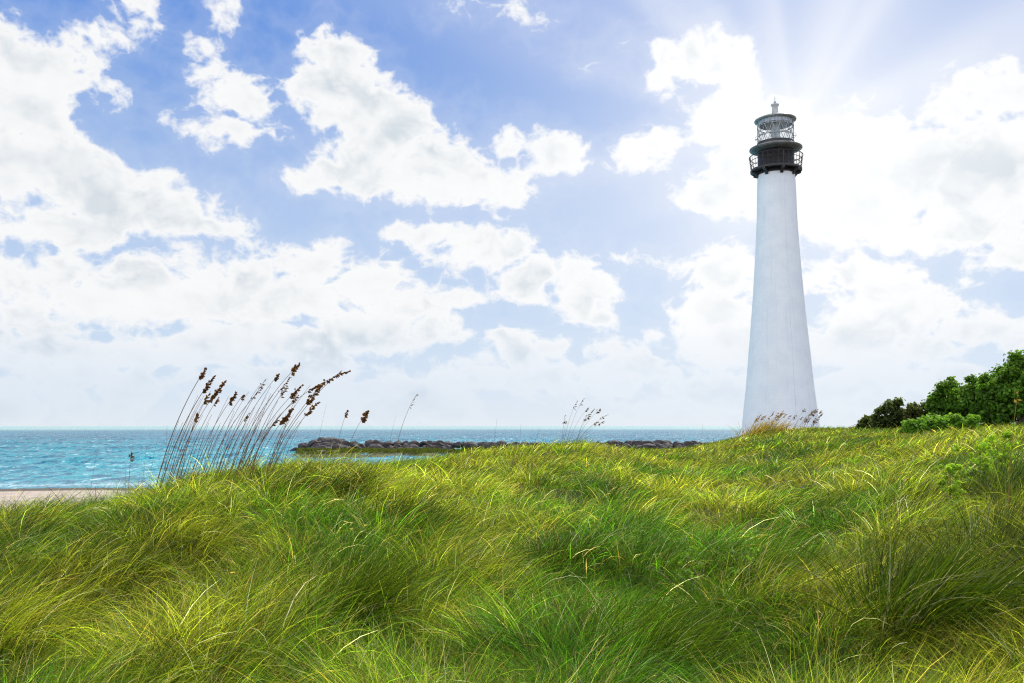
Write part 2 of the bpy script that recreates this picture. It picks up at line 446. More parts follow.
def mat_tower():
    m, N, out = mat('whitewashed_brick')
    co = N.new('ShaderNodeTexCoord').outputs['Object']
    sp = N.new('ShaderNodeSeparateXYZ'); N.l.new(co, sp.inputs[0])
    ang = N.m('ARCTAN2', sp.outputs[1], sp.outputs[0])
    cyl = N.comb(N.m('MULTIPLY', ang, 2.6), sp.outputs[2], 0)
    br = N.new('ShaderNodeTexBrick'); N.put(br.inputs['Vector'], cyl)
    br.inputs['Scale'].default_value = 1.0
    br.inputs['Brick Width'].default_value = 0.42; br.inputs['Row Height'].default_value = 0.16; br.inputs['Mortar Size'].default_value = 0.012
    N.put(br.inputs['Color1'], (1, 1, 1)); N.put(br.inputs['Color2'], (0.96, 0.96, 0.96)); N.put(br.inputs['Mortar'], (0.88, 0.88, 0.88))
    st = N.noise(N.comb(N.m('MULTIPLY', ang, 5.0), N.m('MULTIPLY', sp.outputs[2], 0.12), 0), 1.3, 6, 0.6)
    blot = N.noise(co, 0.8, 6, 0.65)
    base = N.mix(N.ramp(blot, 0.35, 0.7), (0.88, 0.89, 0.90), (0.81, 0.83, 0.86))
    base = N.mix(N.ramp(st, 0.52, 0.75, 0.0, 0.22), base, (0.55, 0.57, 0.60))
    c = N.mix(0.55, base, br.outputs['Color'], 'MULTIPLY')
    # one long hairline crack in the render
    ck = N.m('ABSOLUTE', N.m('SUBTRACT', N.m('ADD', ang, N.m('MULTIPLY_ADD', N.noise(N.comb(0, N.m('MULTIPLY', sp.outputs[2], 1.0), 0), 0.6, 4, 0.6), 0.10, -0.05)), -1.44))
    c = N.mix(N.ramp(ck, 0.004, 0.012, 0.28, 0.0), c, (0.42, 0.44, 0.48))
    p = principled(N, out, Base_Color=c, Roughness=0.7)
    N.put(p.inputs['Normal'], bump(N, N.m('ADD', br.outputs['Fac'], N.m('MULTIPLY', blot, -1.5)), 0.35, 0.01))
    return m
def mat_rock():
    m, N, out = mat('breakwater_rock')
    co = N.new('ShaderNodeTexCoord').outputs['Object']
    info = N.new('ShaderNodeObjectInfo').outputs['Random']
    n = N.noise(co, 1.7, 7, 0.65)
    c = N.mix(N.ramp(n, 0.3, 0.7), (0.016, 0.012, 0.014), (0.060, 0.046, 0.045))
    c = N.mix(N.m('MULTIPLY', info, 0.5), c, (0.10, 0.085, 0.080))
    p = principled(N, out, Base_Color=c, Roughness=0.8)
    N.put(p.inputs['Normal'], bump(N, n, 0.9, 0.15))
    return m
def mat_glass():
    m, N, out = mat('lantern_glass')
    g = N.new('ShaderNodeBsdfGlossy'); g.inputs['Roughness'].default_value = 0.05
    t = N.new('ShaderNodeBsdfTransparent'); N.put(t.inputs[0], (0.88, 0.90, 0.92))
    mx = N.new('ShaderNodeMixShader')
    mx.inputs[0].default_value = 0.07; N.l.new(t.outputs[0], mx.inputs[1]); N.l.new(g.outputs[0], mx.inputs[2]); N.l.new(mx.outputs[0], out.inputs[0])
    return m
def mat_lens():
    m, N, out = mat('fresnel_lens_glass')
    t = N.new('ShaderNodeBsdfTranslucent'); N.put(t.inputs[0], (0.9, 0.92, 0.9))
    p = N.new('ShaderNodeBsdfPrincipled'); N.put(p.inputs['Base Color'], (0.75, 0.78, 0.76)); p.inputs['Roughness'].default_value = 0.15
    mx = N.new('ShaderNodeMixShader'); mx.inputs[0].default_value = 0.6
    N.l.new(p.outputs[0], mx.inputs[1]); N.l.new(t.outputs[0], mx.inputs[2]); N.l.new(mx.outputs[0], out.inputs[0])
    return m
M_glass = mat_glass(); M_rock = mat_rock()

# ------------------------------------------------------------------ ground and sea
def build_ground():
    azs = np.concatenate([np.linspace(-math.pi, -0.95, 50)[:-1], np.linspace(-0.95, 0.95, 420), np.linspace(0.95, math.pi, 50)[1:]])
    rs = np.concatenate([[0.05], np.geomspace(0.6, 260, 330), [400, 800, 3000, 9000]])
    A, R = np.meshgrid(azs, rs, indexing='ij')
    x = np.sin(A) * R; y = np.cos(A) * R
    z = ground(x, y)
    z = np.where(R > 260, -7.0, z)
    na, nr = A.shape
    i, j = np.meshgrid(np.arange(na - 1), np.arange(nr - 1), indexing='ij')
    a = (i * nr + j).ravel()
    q = np.stack([a, a + nr, a + nr + 1, a + 1], 1)
    o = np_mesh('ground', np.stack([x, y, z], -1).reshape(-1, 3), q, mat=mat_ground())
    tag(o, 'sandy dune ground under the grass sloping down to a pale beach', 'ground', kind='structure')
build_ground()
def build_sea():
    # wave relief where one can see single waves, flat beyond
    azs = np.linspace(-1.25, 1.0, 700)
    rs = np.concatenate([np.geomspace(38, 700, 420), [1000, 2000, 5000, 12000, 25000]])
    A, R = np.meshgrid(azs, rs, indexing='ij')
    x = np.sin(A) * R; y = np.cos(A) * R
    amp = np.clip((R - 58) / 60, 0.25, 1) * np.clip((800 - R) / 500, 0, 1)
    z = ((fbm(x * 0.16 + y * 0.05, y * 0.40, 21, 4) - 0.5) * 0.9 + (fbm(x * 0.7, y * 1.1, 25, 2) - 0.5) * 0.25) * amp
    na, nr = A.shape
    i, j = np.meshgrid(np.arange(na - 1), np.arange(nr - 1), indexing='ij')
    a = (i * nr + j).ravel()
    q = np.stack([a, a + nr, a + nr + 1, a + 1], 1)
    tag(np_mesh('sea', np.stack([x, y, z], -1).reshape(-1, 3), q, mat=mat_sea()), 'choppy turquoise sea reaching to the horizon', 'sea', kind='structure')
build_sea()

# ------------------------------------------------------------------ lighthouse
LY = 84.0
LB = at(780.5, 426, LY)
LX, LZ0 = LB.x, LB.z
def lz(py):  # height for a photo row at the tower axis
    return at(780, py, LY).z
def lr(hw, py):
    z = lz(py) - CAMZ
    return hw * (LY * math.cos(PITCH) + z * math.sin(PITCH)) / F
base_z = float(ground(np.array([LX]), np.array([LY]))[0]) - 0.3
light = empty('lighthouse', (LX, LY, base_z), 'tall white tapering brick lighthouse with black gallery and glazed lantern behind the dune', 'lighthouse')
def lathe(name, prof, m, seg=64, smooth=True, cap=True):
    """prof: list of (radius, world z)"""
    vs, qs = [], []
    for r, z in prof:
        for k in range(seg):
            t = 2 * math.pi * k / seg
            vs.append((r * math.cos(t), r * math.sin(t), z - base_z))
    for i in range(len(prof) - 1):
        for k in range(seg):
            a = i * seg + k; b = i * seg + (k + 1) % seg
            qs.append((a, b, b + seg, a + seg))
    o = np_mesh(name, vs, qs, mat=m, parent=light, smooth=smooth)
    return o
tw = [(lr(38.9, 426) + 0.35, base_z - 0.1), (lr(38.1, 426), lz(430)), (lr(37.2, 426), lz(424)), (lr(35.1, 405), lz(405)), (lr(33.2, 390), lz(390)), (lr(30.4, 360), lz(360)), (lr(27.6, 330), lz(330)),
      (lr(24.9, 300), lz(300)), (lr(22.7, 270), lz(270)), (lr(21.0, 245), lz(245)), (lr(19.6, 220), lz(220)), (lr(18.8, 190), lz(190)), (lr(18.1, 176), lz(175.5))]
lathe('tower', tw, mat_tower(), 96)
plinth = [(lr(39.9, 426), base_z), (lr(39.9, 426), lz(427.4)), (lr(38.6, 426), lz(426.6))]
zg = lz(171.5)   # gallery floor
RG = lr(25.0, 171)
RW = lr(17.7, 160)
lathe('watch_room', [(lr(18.5, 176), lz(175.4)), (lr(18.5, 176), lz(172.5)), (RW, lz(172.3)), (RW, lz(151.5)), (RW - .3, lz(151.4))], M_black)
lathe('gallery_floor', [(RW, zg - 0.02), (RG, zg - 0.02), (RG, zg + 0.16), (RW, zg + 0.16)], M_black, 48, False)
def tube(bm, p0, p1, r, seg=6):
    p0 = Vector(p0); p1 = Vector(p1); d = p1 - p0
    q = d.to_track_quat('Z', 'Y').to_matrix().to_4x4()
    mt = Matrix.Translation((p0 + p1) / 2) @ q
    bmesh.ops.create_cone(bm, cap_ends=True, segments=seg, radius1=r, radius2=r, depth=d.length, matrix=mt)
def ring(bm, R, z, r, seg=48, t0=0, t1=2 * math.pi):
    n = seg
    for k in range(n):
        a = t0 + (t1 - t0) * k / n; b = t0 + (t1 - t0) * (k + 1) / n
        tube(bm, (R * math.cos(a), R * math.sin(a), z), (R * math.cos(b), R * math.sin(b), z), r, 5)
# brackets
zb = zg - base_z
for k in range(8):
    a = 2 * math.pi * (k + 0.0) / 8
    bm = bmesh.new()
    pts = [(RW + 0.02, -0.02), (RG - 0.04, -0.02), (RG - 0.04, -0.16), (RG - .35, -.26), (RW + 0.12, -0.56), (RW + 0.02, -0.62)]
    w = 0.14
    vv = []
    for s in (-w, w):
        vv.append([bm.verts.new((p[0] * math.cos(a) - s * math.sin(a), p[0] * math.sin(a) + s * math.cos(a), zb + p[1] - 0.003)) for p in pts])
    bm.faces.new(vv[0]); bm.faces.new(vv[1][::-1])
    for i in range(len(pts)):
        j = (i + 1) % len(pts)
        bm.faces.new((vv[0][i], vv[0][j], vv[1][j], vv[1][i]))
    bm_obj('bracket', bm, M_black, light)
# railing
bm = bmesh.new()
RT = RG + 0.08; hr = lz(157) - zg
for k in range(32):
    a = 2 * math.pi * k / 32
    big_ = k % 4 == 0
    tube(bm, ((RG - .06) * math.cos(a), (RG - .06) * math.sin(a), zb + 0.15), (RT * math.cos(a), RT * math.sin(a), zb + hr), 0.042 if big_ else 0.018)
for f_, r_ in ((1.0, 0.045), (0.66, 0.03), (0.33, 0.03)):
    ring(bm, RG - .06 + (RT - RG + .06) * f_, zb + 0.15 + (hr - 0.15) * f_, r_)
bm_obj('railing', bm, M_black, light)
# flared lantern deck above the watch room
RC = lr(25.6, 148)
lathe('lantern_deck', [(RW - .25, lz(152.4)), (RW + 0.1, lz(152.2)), (RC - 0.25, lz(150.8)), (RC, lz(149.6)), (RC, lz(148.8)), (RC - .12, lz(148.2)), (RW + 0.05, lz(146.0)), (RW - .02, lz(144.6)), (RW - .4, lz(144.6))], M_deck, 64)
# lantern
RL = lr(17.5, 130)
z0, z1 = lz(144.6), lz(119)
lathe('lantern_sill', [(RL + .06, lz(146)), (RL + .06, lz(143.2)), (RL - .1, lz(143.1))], M_black, 48)
lathe('lantern_pane', [(RL - .05, z0 + .1), (RL - .05, z1)], M_glass, 48)
bm = bmesh.new()
nd = 14
za, zb2, zc, zd = z0 - base_z, lz(137) - base_z, lz(127) - base_z, z1 - base_z
for (a0, a1) in ((za, zb2), (zb2, zc), (zc, zd)):
    for k in range(nd):
        t = 2 * math.pi * k / nd; t2 = t + math.pi / nd; t3 = t - math.pi / nd
        for tt in (t2, t3):
            tube(bm, (RL * math.cos(t), RL * math.sin(t), a0), (RL * math.cos(tt), RL * math.sin(tt), a1), 0.027, 5)
for z in (za + .03, zb2, zc, zd - .03): ring(bm, RL, z, 0.045, 32)
for k in range(nd):
    t = 2 * math.pi * k / nd
bm_obj('lantern_lattice', bm, M_grey, light)
bm = bmesh.new()
for k in range(8):
    t = 2 * math.pi * (k + .5) / 8
    tube(bm, (RL * math.cos(t), RL * math.sin(t), zb2), ((RL + .22) * math.cos(t), (RL + .22) * math.sin(t), zb2 - .05), .05, 6)
ring(bm, RL + .22, zb2, 0.02, 32)
bm_obj('hand_rail', bm, M_grey, light)
lathe('roof_shade_band', [(RL - .12, lz(119)), (RL - .12, lz(125.2))], mat_noise('roof_shade_grey', (0.62, 0.65, 0.72), (0.70, 0.73, 0.80), 1.5, 0.6), 48)  # added grey band, its colour stands in for the roof's shade inside the lantern
# beehive lens
prof = []
for k in range(40):
    f_ = k / 39
    rr = 0.42 * (math.sin(math.pi * (0.10 + 0.82 * f_)) ** 0.6) + (0.03 if k % 2 else 0)
    prof.append((rr, lz(142) + (lz(124) - lz(142)) * f_))
lathe('lens', prof, mat_lens(), 32)
RR = lr(20.3, 118)
lathe('roof', [(RL - .3, lz(121)), (RR - .25, lz(121.2)), (RR, lz(121.0)), (RR, lz(120.2)), (RR - .35, lz(119.2)), (RL * .55, lz(116.4)), (lr(3.4, 113), lz(114.8))], M_grey, 64)
lathe('ventilator', [(lr(3.3, 112), lz(114.4)), (lr(3.0, 112), lz(110)), (lr(2.8, 108), lz(106.8)), (lr(4.0, 106), lz(105.6)), (lr(4.0, 106), lz(104.6)), (lr(1.6, 104), lz(103.8)), (lr(.9, 104), lz(103.2)), (lr(1.3, 104), lz(102.2)), (lr(.8, 102), lz(101.4)), (0.01, lz(101))], M_grey, 24)
bm = bmesh.new(); tube(bm, (0, 0, lz(101.6) - base_z), (0, 0, lz(96.5) - base_z), 0.025)
bm_obj('lightning_rod', bm, M_grey, light)

# ------------------------------------------------------------------ breakwater boulders
def boulder_mesh(k):
    bm = bmesh.new()
    bmesh.ops.create_icosphere(bm, subdivisions=4, radius=1)
    r = random.Random(k)
    planes = []
    for _ in range(13):
        n = Vector((r.gauss(0, 1), r.gauss(0, 1), r.gauss(0, 1))).normalized()
        planes.append((n, r.uniform(0.66, 0.92)))
    from mathutils import noise as mn
    for v in bm.verts:
        p = v.co.copy()
        for n, d in planes:
            e = p.dot(n) - d
            if e > 0: p -= n * e * 0.93
        p *= 1 + 0.16 * mn.noise(p * 1.6 + Vector((k * 7, 0, 0))) + 0.05 * mn.noise(p * 5 + Vector((k, 3, 0)))
        v.co = p
    me = bpy.data.meshes.new('boulder')
    bm.to_mesh(me); bm.free()
    for p in me.polygons: p.use_smooth = False
    me.materials.append(M_rock)
    return me
rock_meshes = [boulder_mesh(k) for k in range(9)]
def rock(px, py_top, size, Y, label, group, sx=1.3, sz=0.8):
    o = bpy.data.objects.new('boulder', random.choice(rock_meshes))
    COL.objects.link(o)
    p = at(px, py_top, Y)
    o.scale = (size * sx * random.uniform(.85, 1.15), size * random.uniform(.8, 1.1), size * sz * random.uniform(.85, 1.15))
    o.location = (p.x, p.y, p.z - o.scale.z * 0.82)
    o.rotation_euler = (random.uniform(-.25, .25), random.uniform(-.25, .25), random.uniform(0, 6.3))
    return tag(o, label, 'boulder', group)
GR = 'boulders of the breakwater'
LL = 'dark boulder of the breakwater between the tall sea oats and the grassy mound'
LR = 'dark boulder of the breakwater just left of the lighthouse, beyond the dune crest'
def top_line(px):
    xs = [293, 298, 308, 316, 330, 352, 362, 372, 392, 402, 430, 470, 520, 575, 600, 640, 705, 715]
    ys = [451, 447, 443, 438.5, 438.5, 440, 443.5, 440, 441.5, 440.5, 441, 441.5, 442, 443.5, 441, 440.5, 441.5, 444]
    return float(np.interp(px, xs, ys))
px = 297.0
while px < 712:
    big_ = random.random() < .4
    s = random.uniform(0.6, 1.35) * (1.35 if px < 400 and big_ else 1.0)
    Y = 150 + random.uniform(-1, 1)
    g = LL if px < 500 else LR
    rock(px, top_line(px) + random.uniform(-.3, .9), s, Y, g, GR)
    if px < 450 or px > 590:
        rock(px + random.uniform(-2, 3), top_line(px) + random.uniform(3.2, 5.2), s * .95, Y - 2.0, g, GR)
    if px < 440:
        rock(px + random.uniform(-3, 3), top_line(px) + random.uniform(7.0, 9.0), s * .85, Y - 3.6, g, GR)
    if px < 460 and random.random() < .35:
        rock(px + random.uniform(-3, 3), top_line(px) + random.uniform(10.5, 13.5), random.uniform(.35, .8), random.uniform(134, 143), g, GR)
    px += s * 900 / 150 * random.uniform(1.15, 1.6)
# low green spit in front of the boulders
def build_spit():
    n, mm = 160, 24
    u = np.linspace(0, 1, n); v = np.linspace(0, 1, mm)
    U, V = np.meshgrid(u, v, indexing='ij')
    y = 124 + V * 24
    x = (294 - 512) / F * y + U * (720 - 294) / F * y + 3.0 * (fbm(y * .3, y * .1, 3) - .5)
    end = np.clip(U / 0.02, 0, 1) * np.clip((1 - U) / 0.02, 0, 1)
    z = -0.55 + (np.sin(V * math.pi) ** 0.5) * (0.75 + 0.9 * (fbm(x * .25, y * .25, 5) - .35) + 1.3 * (fbm(x * .9, y * .35, 15) - .5)) * end ** .5
    i, j = np.meshgrid(np.arange(n - 1), np.arange(mm - 1), indexing='ij')
    a = (i * mm + j).ravel()
    m = mat_noise('weedy_shore', (0.030, 0.026, 0.016), (0.11, 0.12, 0.035), 0.7, 0.95, 1.0, 0.3)
    o = np_mesh('shore_spit', np.stack([x, y, z], -1), np.stack([a, a + mm, a + mm + 1, a + 1], 1), mat=m)
    tag(o, 'low strip of weedy green shore at the foot of the boulders', 'shore', kind='structure')
build_spit()

# ------------------------------------------------------------------ blades
def blades(root, length, width, az, phi0, phi1, cbase, ctip, seg, curl=None):
    """arrays of curved tapering blades -> verts, quads, colours. az: lean direction; phi: angle from upright at foot and tip"""
    n = len(root)
    t = np.linspace(0, 1, seg + 1)
    tm = (t[1:] + t[:-1]) / 2
    phi = phi0[:, None] + (phi1 - phi0)[:, None] * tm[None] ** 1.1
    if curl is not None: a = az[:, None] + curl[:, None] * tm[None]
    else: a = np.repeat(az[:, None], seg, 1)
    step = (length / seg)[:, None]
    d = np.stack([np.sin(phi) * np.cos(a), np.sin(phi) * np.sin(a), np.cos(phi)], -1) * step[..., None]
    c = np.concatenate([np.zeros((n, 1, 3)), np.cumsum(d, 1)], 1) + root[:, None]
    rnd = rng.normal(size=(n, 3)); 
    tang = np.concatenate([d, d[:, -1:]], 1)
    w = np.cross(tang, rnd[:, None, :]); w /= np.linalg.norm(w, axis=-1, keepdims=True) + 1e-9
    prof = np.clip(1.0 - t ** 2.2, 0.06, 1) * np.clip(0.55 + t * 2.5, 0, 1)
    hw = width[:, None, None] * prof[None, :, None] * 0.5
    V = np.stack([c - w * hw, c + w * hw], 2)            # n, seg+1, 2, 3
    base = (np.arange(n) * (seg + 1) * 2)[:, None]
    k = np.arange(seg)[None] * 2
    q = np.stack([base + k, base + k + 1, base + k + 3, base + k + 2], -1).reshape(-1, 4)
    tt = t[None, :, None]
    C = cbase[:, None] * (1 - tt) + ctip[:, None] * tt
    C = np.repeat(C[:, :, None, :], 2, 2)
    return V.reshape(-1, 3), q, C.reshape(-1, 3)
def merge(parts):
    vs, qs, cs, off = [], [], [], 0
    for v, q, c in parts:
        vs.append(v); qs.append(q + off); cs.append(c); off += len(v)
    return np.concatenate(vs), np.concatenate(qs), np.concatenate(cs)
# weeds growing along the spit are added below
GREEN = np.array([0.068, 0.165, 0.009]); LUSH = np.array([0.11, 0.26, 0.016]); YEL = np.array([0.31, 0.33, 0.024]); GOLD = np.array([0.38, 0.28, 0.055]); STRAW = np.array([0.62, 0.56, 0.34]); BROWN = np.array([0.16, 0.10, 0.035]); BLUEG = np.array([0.045, 0.10, 0.03])
def lerp(a, b, f): return a + (b - a) * f[:, None]
def palette(x, y, n):
    """colour of a blade by where it grows: greener in damp patches, golden on the dry ones"""
    px, D, R = polar(x, y)
    p = .5 + 1.5 * (fbm(x * 0.60 + 3, y * 0.45, 41, 3) - .5) + rng.normal(0, .12, n)
    _, _, _, tid = cells(x, y)
    p = p + 0.13 * np.clip((D - 8) / 14, 0, 1) * np.clip((px - 350) / 250, 0, 1) + (tid - .5) * .22
    dry = np.clip((p - 0.38) / 0.26, 0, 1)
    c = lerp(np.tile(GREEN, (n, 1)), np.tile(YEL, (n, 1)), dry)
    lush = np.clip((fbm(x * .35 + 9, y * .35, 52, 3) - 0.5) / .2, 0, 1) * rng.uniform(0, 1, n)
    c = lerp(c, np.tile(LUSH, (n, 1)), lush * .8)
    r = rng.uniform(0, 1, n)
    g = (r < 0.06 + 0.14 * dry)
    c[g] = GOLD * rng.uniform(.7, 1.2, (g.sum(), 1))
    g = (r > 0.90) & (r < .955)
    c[g] = np.array([.26, .17, .075]) * rng.uniform(.6, 1.3, (g.sum(), 1))
    g = (r > 0.955)
    c[g] = STRAW * rng.uniform(.7, 1.1, (g.sum(), 1))
    return c * rng.uniform(.72, 1.25, (n, 1))
def wind(x, y, n, spread):
    return 0.12 + (fbm(x * .6, y * .6, 63, 2) - .5) * 4.6 + rng.normal(0, spread, n)

def field_grass():
    parts = []
    # tussocks: each a fan of blades from one foot, leaning with the wind
    NC = 36000
    Dc = np.exp(rng.uniform(math.log(3.6), math.log(82), NC)); 
    azc = rng.uniform(-0.70, 0.70, NC)
    xc = Dc * np.tan(azc); yc = Dc
    px, D, R = polar(xc, yc)
    gz = ground(xc, yc)
    sand = 1.75 - 0.25
    fq, _, _, _ = cells(xc, yc)
    keep = (gz > 1.15 + rng.uniform(0, .8, NC)) & ((fq < .52 + rng.uniform(0, .35, NC)) | (Dc > 24))
    # thin scatter on the upper beach
    xc, yc, Dc, gz = xc[keep], yc[keep], Dc[keep], gz[keep]
    NC = len(xc)
    per = np.where(Dc < 9, 30, np.where(Dc < 20, 26, 22))
    idx = np.repeat(np.arange(NC), per)
    n = len(idx)
    rad = (0.05 + 0.010 * Dc)[idx] * np.sqrt(rng.uniform(0, 1, n)) * 1.5
    ta = rng.uniform(0, 2 * math.pi, n)
    x = xc[idx] + rad * np.cos(ta); y = yc[idx] + rad * np.sin(ta)
    D = np.hypot(x, y)
    z = ground(x, y) - 0.02
    f1, tx, ty, tid = cells(x, y)
    near_t = np.clip((34 - D) / 14, 0, 1)
    gl = grass_len(x, y) / 0.31 * (1.06 - .5 * np.clip(f1 - .25, 0, .6) * near_t) * (.8 + .45 * tid)
    cl_len = rng.uniform(0.55, 1.45, NC); cl_az = rng.normal(0, .6, NC); cl_c = np.exp(rng.normal(0, .45, NC)); cl_w = rng.uniform(.75, 1.3, NC)
    L = gl * (0.30 + 0.28 * rng.uniform(0, 1, n)) * cl_len[idx]
    up = rng.uniform(0, 1, NC)[idx]
    waz = wind(x, y, n, 0.25) + cl_az[idx]
    # outward fan mixed with wind
    oa = np.arctan2(y - ty, x - tx); ow = 1.35 * np.clip(f1 * 1.8, 0, 1) * near_t
    wx = np.cos(waz) * 1.0 + np.cos(oa) * ow + np.cos(ta) * 0.7 + rng.normal(0, .25, n); wy = np.sin(waz) * 1.0 + np.sin(oa) * ow + np.sin(ta) * 0.7 + rng.normal(0, .25, n)
    az = np.arctan2(wy, wx)
    phi0 = np.abs(rng.normal(0.22, .14, n)) + .22 * (1 - up)
    phi1 = phi0 + rng.uniform(0.8, 2.0, n) * (1.15 - .55 * up)
    Wd = np.maximum(0.0032, 0.00040 * D) * rng.uniform(.5, 1.7, n) * cl_w[idx]
    c = palette(x, y, n) * cl_c[idx][:, None] * (.72 + .55 * ((tid * 7.3) % 1))[:, None]
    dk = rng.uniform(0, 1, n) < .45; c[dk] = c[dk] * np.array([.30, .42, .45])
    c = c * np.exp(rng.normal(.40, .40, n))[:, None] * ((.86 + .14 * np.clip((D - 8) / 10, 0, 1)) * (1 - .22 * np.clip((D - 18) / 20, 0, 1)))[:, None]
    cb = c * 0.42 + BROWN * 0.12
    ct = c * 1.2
    curl = rng.normal(0, .35, n)
    root = np.stack([x, y, z], 1)
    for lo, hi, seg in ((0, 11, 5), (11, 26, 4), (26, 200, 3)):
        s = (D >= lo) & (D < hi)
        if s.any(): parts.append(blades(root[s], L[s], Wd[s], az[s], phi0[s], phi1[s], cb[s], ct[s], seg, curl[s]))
    # fine loose blades between them, combed by the wind
    n = 90000
    D = np.exp(rng.uniform(math.log(3.6), math.log(75), n)); a = rng.uniform(-.70, .70, n)
    x = D * np.tan(a); y = D
    z = ground(x, y)
    k = z > 1.3 + rng.uniform(0, .7, n)
    x, y, z, D = x[k], y[k], z[k], D[k]; n = len(x)
    L = grass_len(x, y) / .31 * .66 * rng.uniform(.35, .80, n)
    az = wind(x, y, n, .75)
    phi0 = np.abs(rng.normal(.5, .3, n)); phi1 = phi0 + rng.uniform(.6, 1.7, n)
    Wd = np.maximum(0.0028, 0.00040 * D) * rng.uniform(.6, 1.3, n)
    c = palette(x, y, n) * np.exp(rng.normal(.05, .35, n))[:, None] * (.82 + .18 * np.clip((D - 8) / 10, 0, 1))[:, None]
    root = np.stack([x, y, z - .02], 1)
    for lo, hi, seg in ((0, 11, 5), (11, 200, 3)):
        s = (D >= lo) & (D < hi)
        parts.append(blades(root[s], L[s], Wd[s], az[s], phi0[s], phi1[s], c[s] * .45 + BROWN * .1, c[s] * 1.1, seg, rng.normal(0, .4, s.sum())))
    v, q, c = merge(parts)
    o = np_mesh('dune_grass', v, q, mat=M_grass, col=c)
    tag(o, 'long windblown green and golden grass covering the dune', 'grass', kind='stuff')
    print('grass quads', len(q))
field_grass()

def spit_weeds():
    n = 34000
    y = rng.uniform(126, 147.5, n); x = rng.uniform((297 - 512) / F, (715 - 512) / F, n) * y
    z = np.full(n, -.05) + .6 * np.sin((y - 124) / 24 * math.pi) ** .5
    patch = fbm(x * .3, y * .3, 71, 2); k = patch > .50
    x, y, z = x[k], y[k], z[k]; n = len(x)
    c = lerp(np.tile(np.array([.05, .055, .015]), (n, 1)), np.tile(np.array([.13, .15, .03]), (n, 1)), rng.uniform(0, 1, n))
    L = rng.uniform(.2, .55, n) * (.6 + patch[k])
    v, q, cc = blades(np.stack([x, y, z], 1), L, rng.uniform(.05, .12, n), rng.uniform(-1, 1, n), rng.uniform(.1, .6, n), rng.uniform(.6, 1.4, n), c * .7, c, 2)
    tag(np_mesh('shore_weeds', v, q, mat=M_grass, col=cc), 'olive green weeds along the foot of the boulders', 'weeds', kind='stuff')
spit_weeds()
def clump(px, D, label, rad, h, n, colr, wide=0.007, lean=0.15, up=0.6, spread=.35):
    x0 = (px - 512) / F * D; y0 = D
    g0 = float(ground(np.array([x0]), np.array([y0]))[0])
    ta = rng.uniform(0, 2 * math.pi, n); r = rad * np.sqrt(rng.uniform(0, 1, n))
    x = x0 + r * np.cos(ta); y = y0 + r * np.sin(ta)
    z = ground(x, y) - .02
    L = h * rng.uniform(.6, 1.15, n)
    az = np.arctan2(np.sin(ta) * r / rad * .9 + np.sin(lean) * .8 + rng.normal(0, spread, n), np.cos(ta) * r / rad * .9 + np.cos(lean) * .8 + rng.normal(0, spread, n))
    phi0 = np.abs(rng.normal(.12, .12, n)) + .25 * r / rad
    phi1 = phi0 + rng.uniform(.5, 2.1, n) * (1.2 - up * .7)
    c = lerp(np.tile(np.array(colr), (n, 1)), np.tile(YEL, (n, 1)), rng.uniform(0, .45, n)) * rng.uniform(.7, 1.3, (n, 1))
    s = rng.uniform(0, 1, n) < .05; c[s] = STRAW * .9
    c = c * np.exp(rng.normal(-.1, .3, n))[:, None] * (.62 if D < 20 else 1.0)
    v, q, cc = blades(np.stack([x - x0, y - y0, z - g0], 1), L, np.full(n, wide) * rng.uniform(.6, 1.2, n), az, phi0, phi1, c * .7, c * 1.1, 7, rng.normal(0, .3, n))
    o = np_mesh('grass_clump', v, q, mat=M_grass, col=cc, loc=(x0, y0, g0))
    tag(o, label, 'grass clump', 'larger clumps standing out of the dune grass')
clump(338, 7.3, 'upright dark green grass clump low in the middle-left of the meadow', .24, .95, 900, GREEN * .75, .007, up=.85)
clump(655, 7.2, 'broad green grass clump low in the centre of the meadow', .36, .98, 1000, GREEN, .008, up=.7)
clump(905, 7.4, 'tall arching green grass clump low on the right', .42, 1.1, 1300, GREEN * .8, .009, up=.6)
clump(1000, 8.2, 'dark bluish green grass clump at the lower right edge', .45, 1.1, 1100, BLUEG * .8, .009, up=.6)
clump(1010, 12.5, 'blue green arching grass clump beside the bright leafy weeds', .5, 1.15, 1100, BLUEG * 1.1, .010, up=.5)
clump(312, 13.0, 'dark green rounded grass clump in front of the sea oats', .7, .80, 1500, GREEN * .45, .009, up=.3)
clump(405, 11.5, 'dark green drooping grass clump below the single bare stalk', .5, .75, 1200, GREEN * .5, .009, up=.35)
clump(130, 8.6, 'dark green clump of short drooping grass in the left part of the meadow', .5, .6, 1100, GREEN * .5, .008, up=.2)
clump(560, 10.5, 'dark green drooping grass clump in the middle of the slope', .5, .62, 1100, GREEN * .5, .008, up=.3)
clump(60, 9.4, 'olive grass clump on the left below the beach', .45, .62, 900, GREEN * .55, .008, up=.2)
clump(760, 9.6, 'green grass clump with pale tips right of centre', .4, .80, 900, LUSH * .7, .008, up=.4)

for (px_, lb_) in ((751, 'golden dry grass clump before the left corner of the lighthouse foot'), (764, 'golden dry grass clump before the lighthouse foot, between two others'), (776, 'smaller golden dry grass clump before the middle of the lighthouse foot')):
    clump(px_, 54, lb_, .9, 1.3 if px_ < 770 else 1.0, 130, GOLD * np.array([1.1, .85, .8]), .030, up=.8)
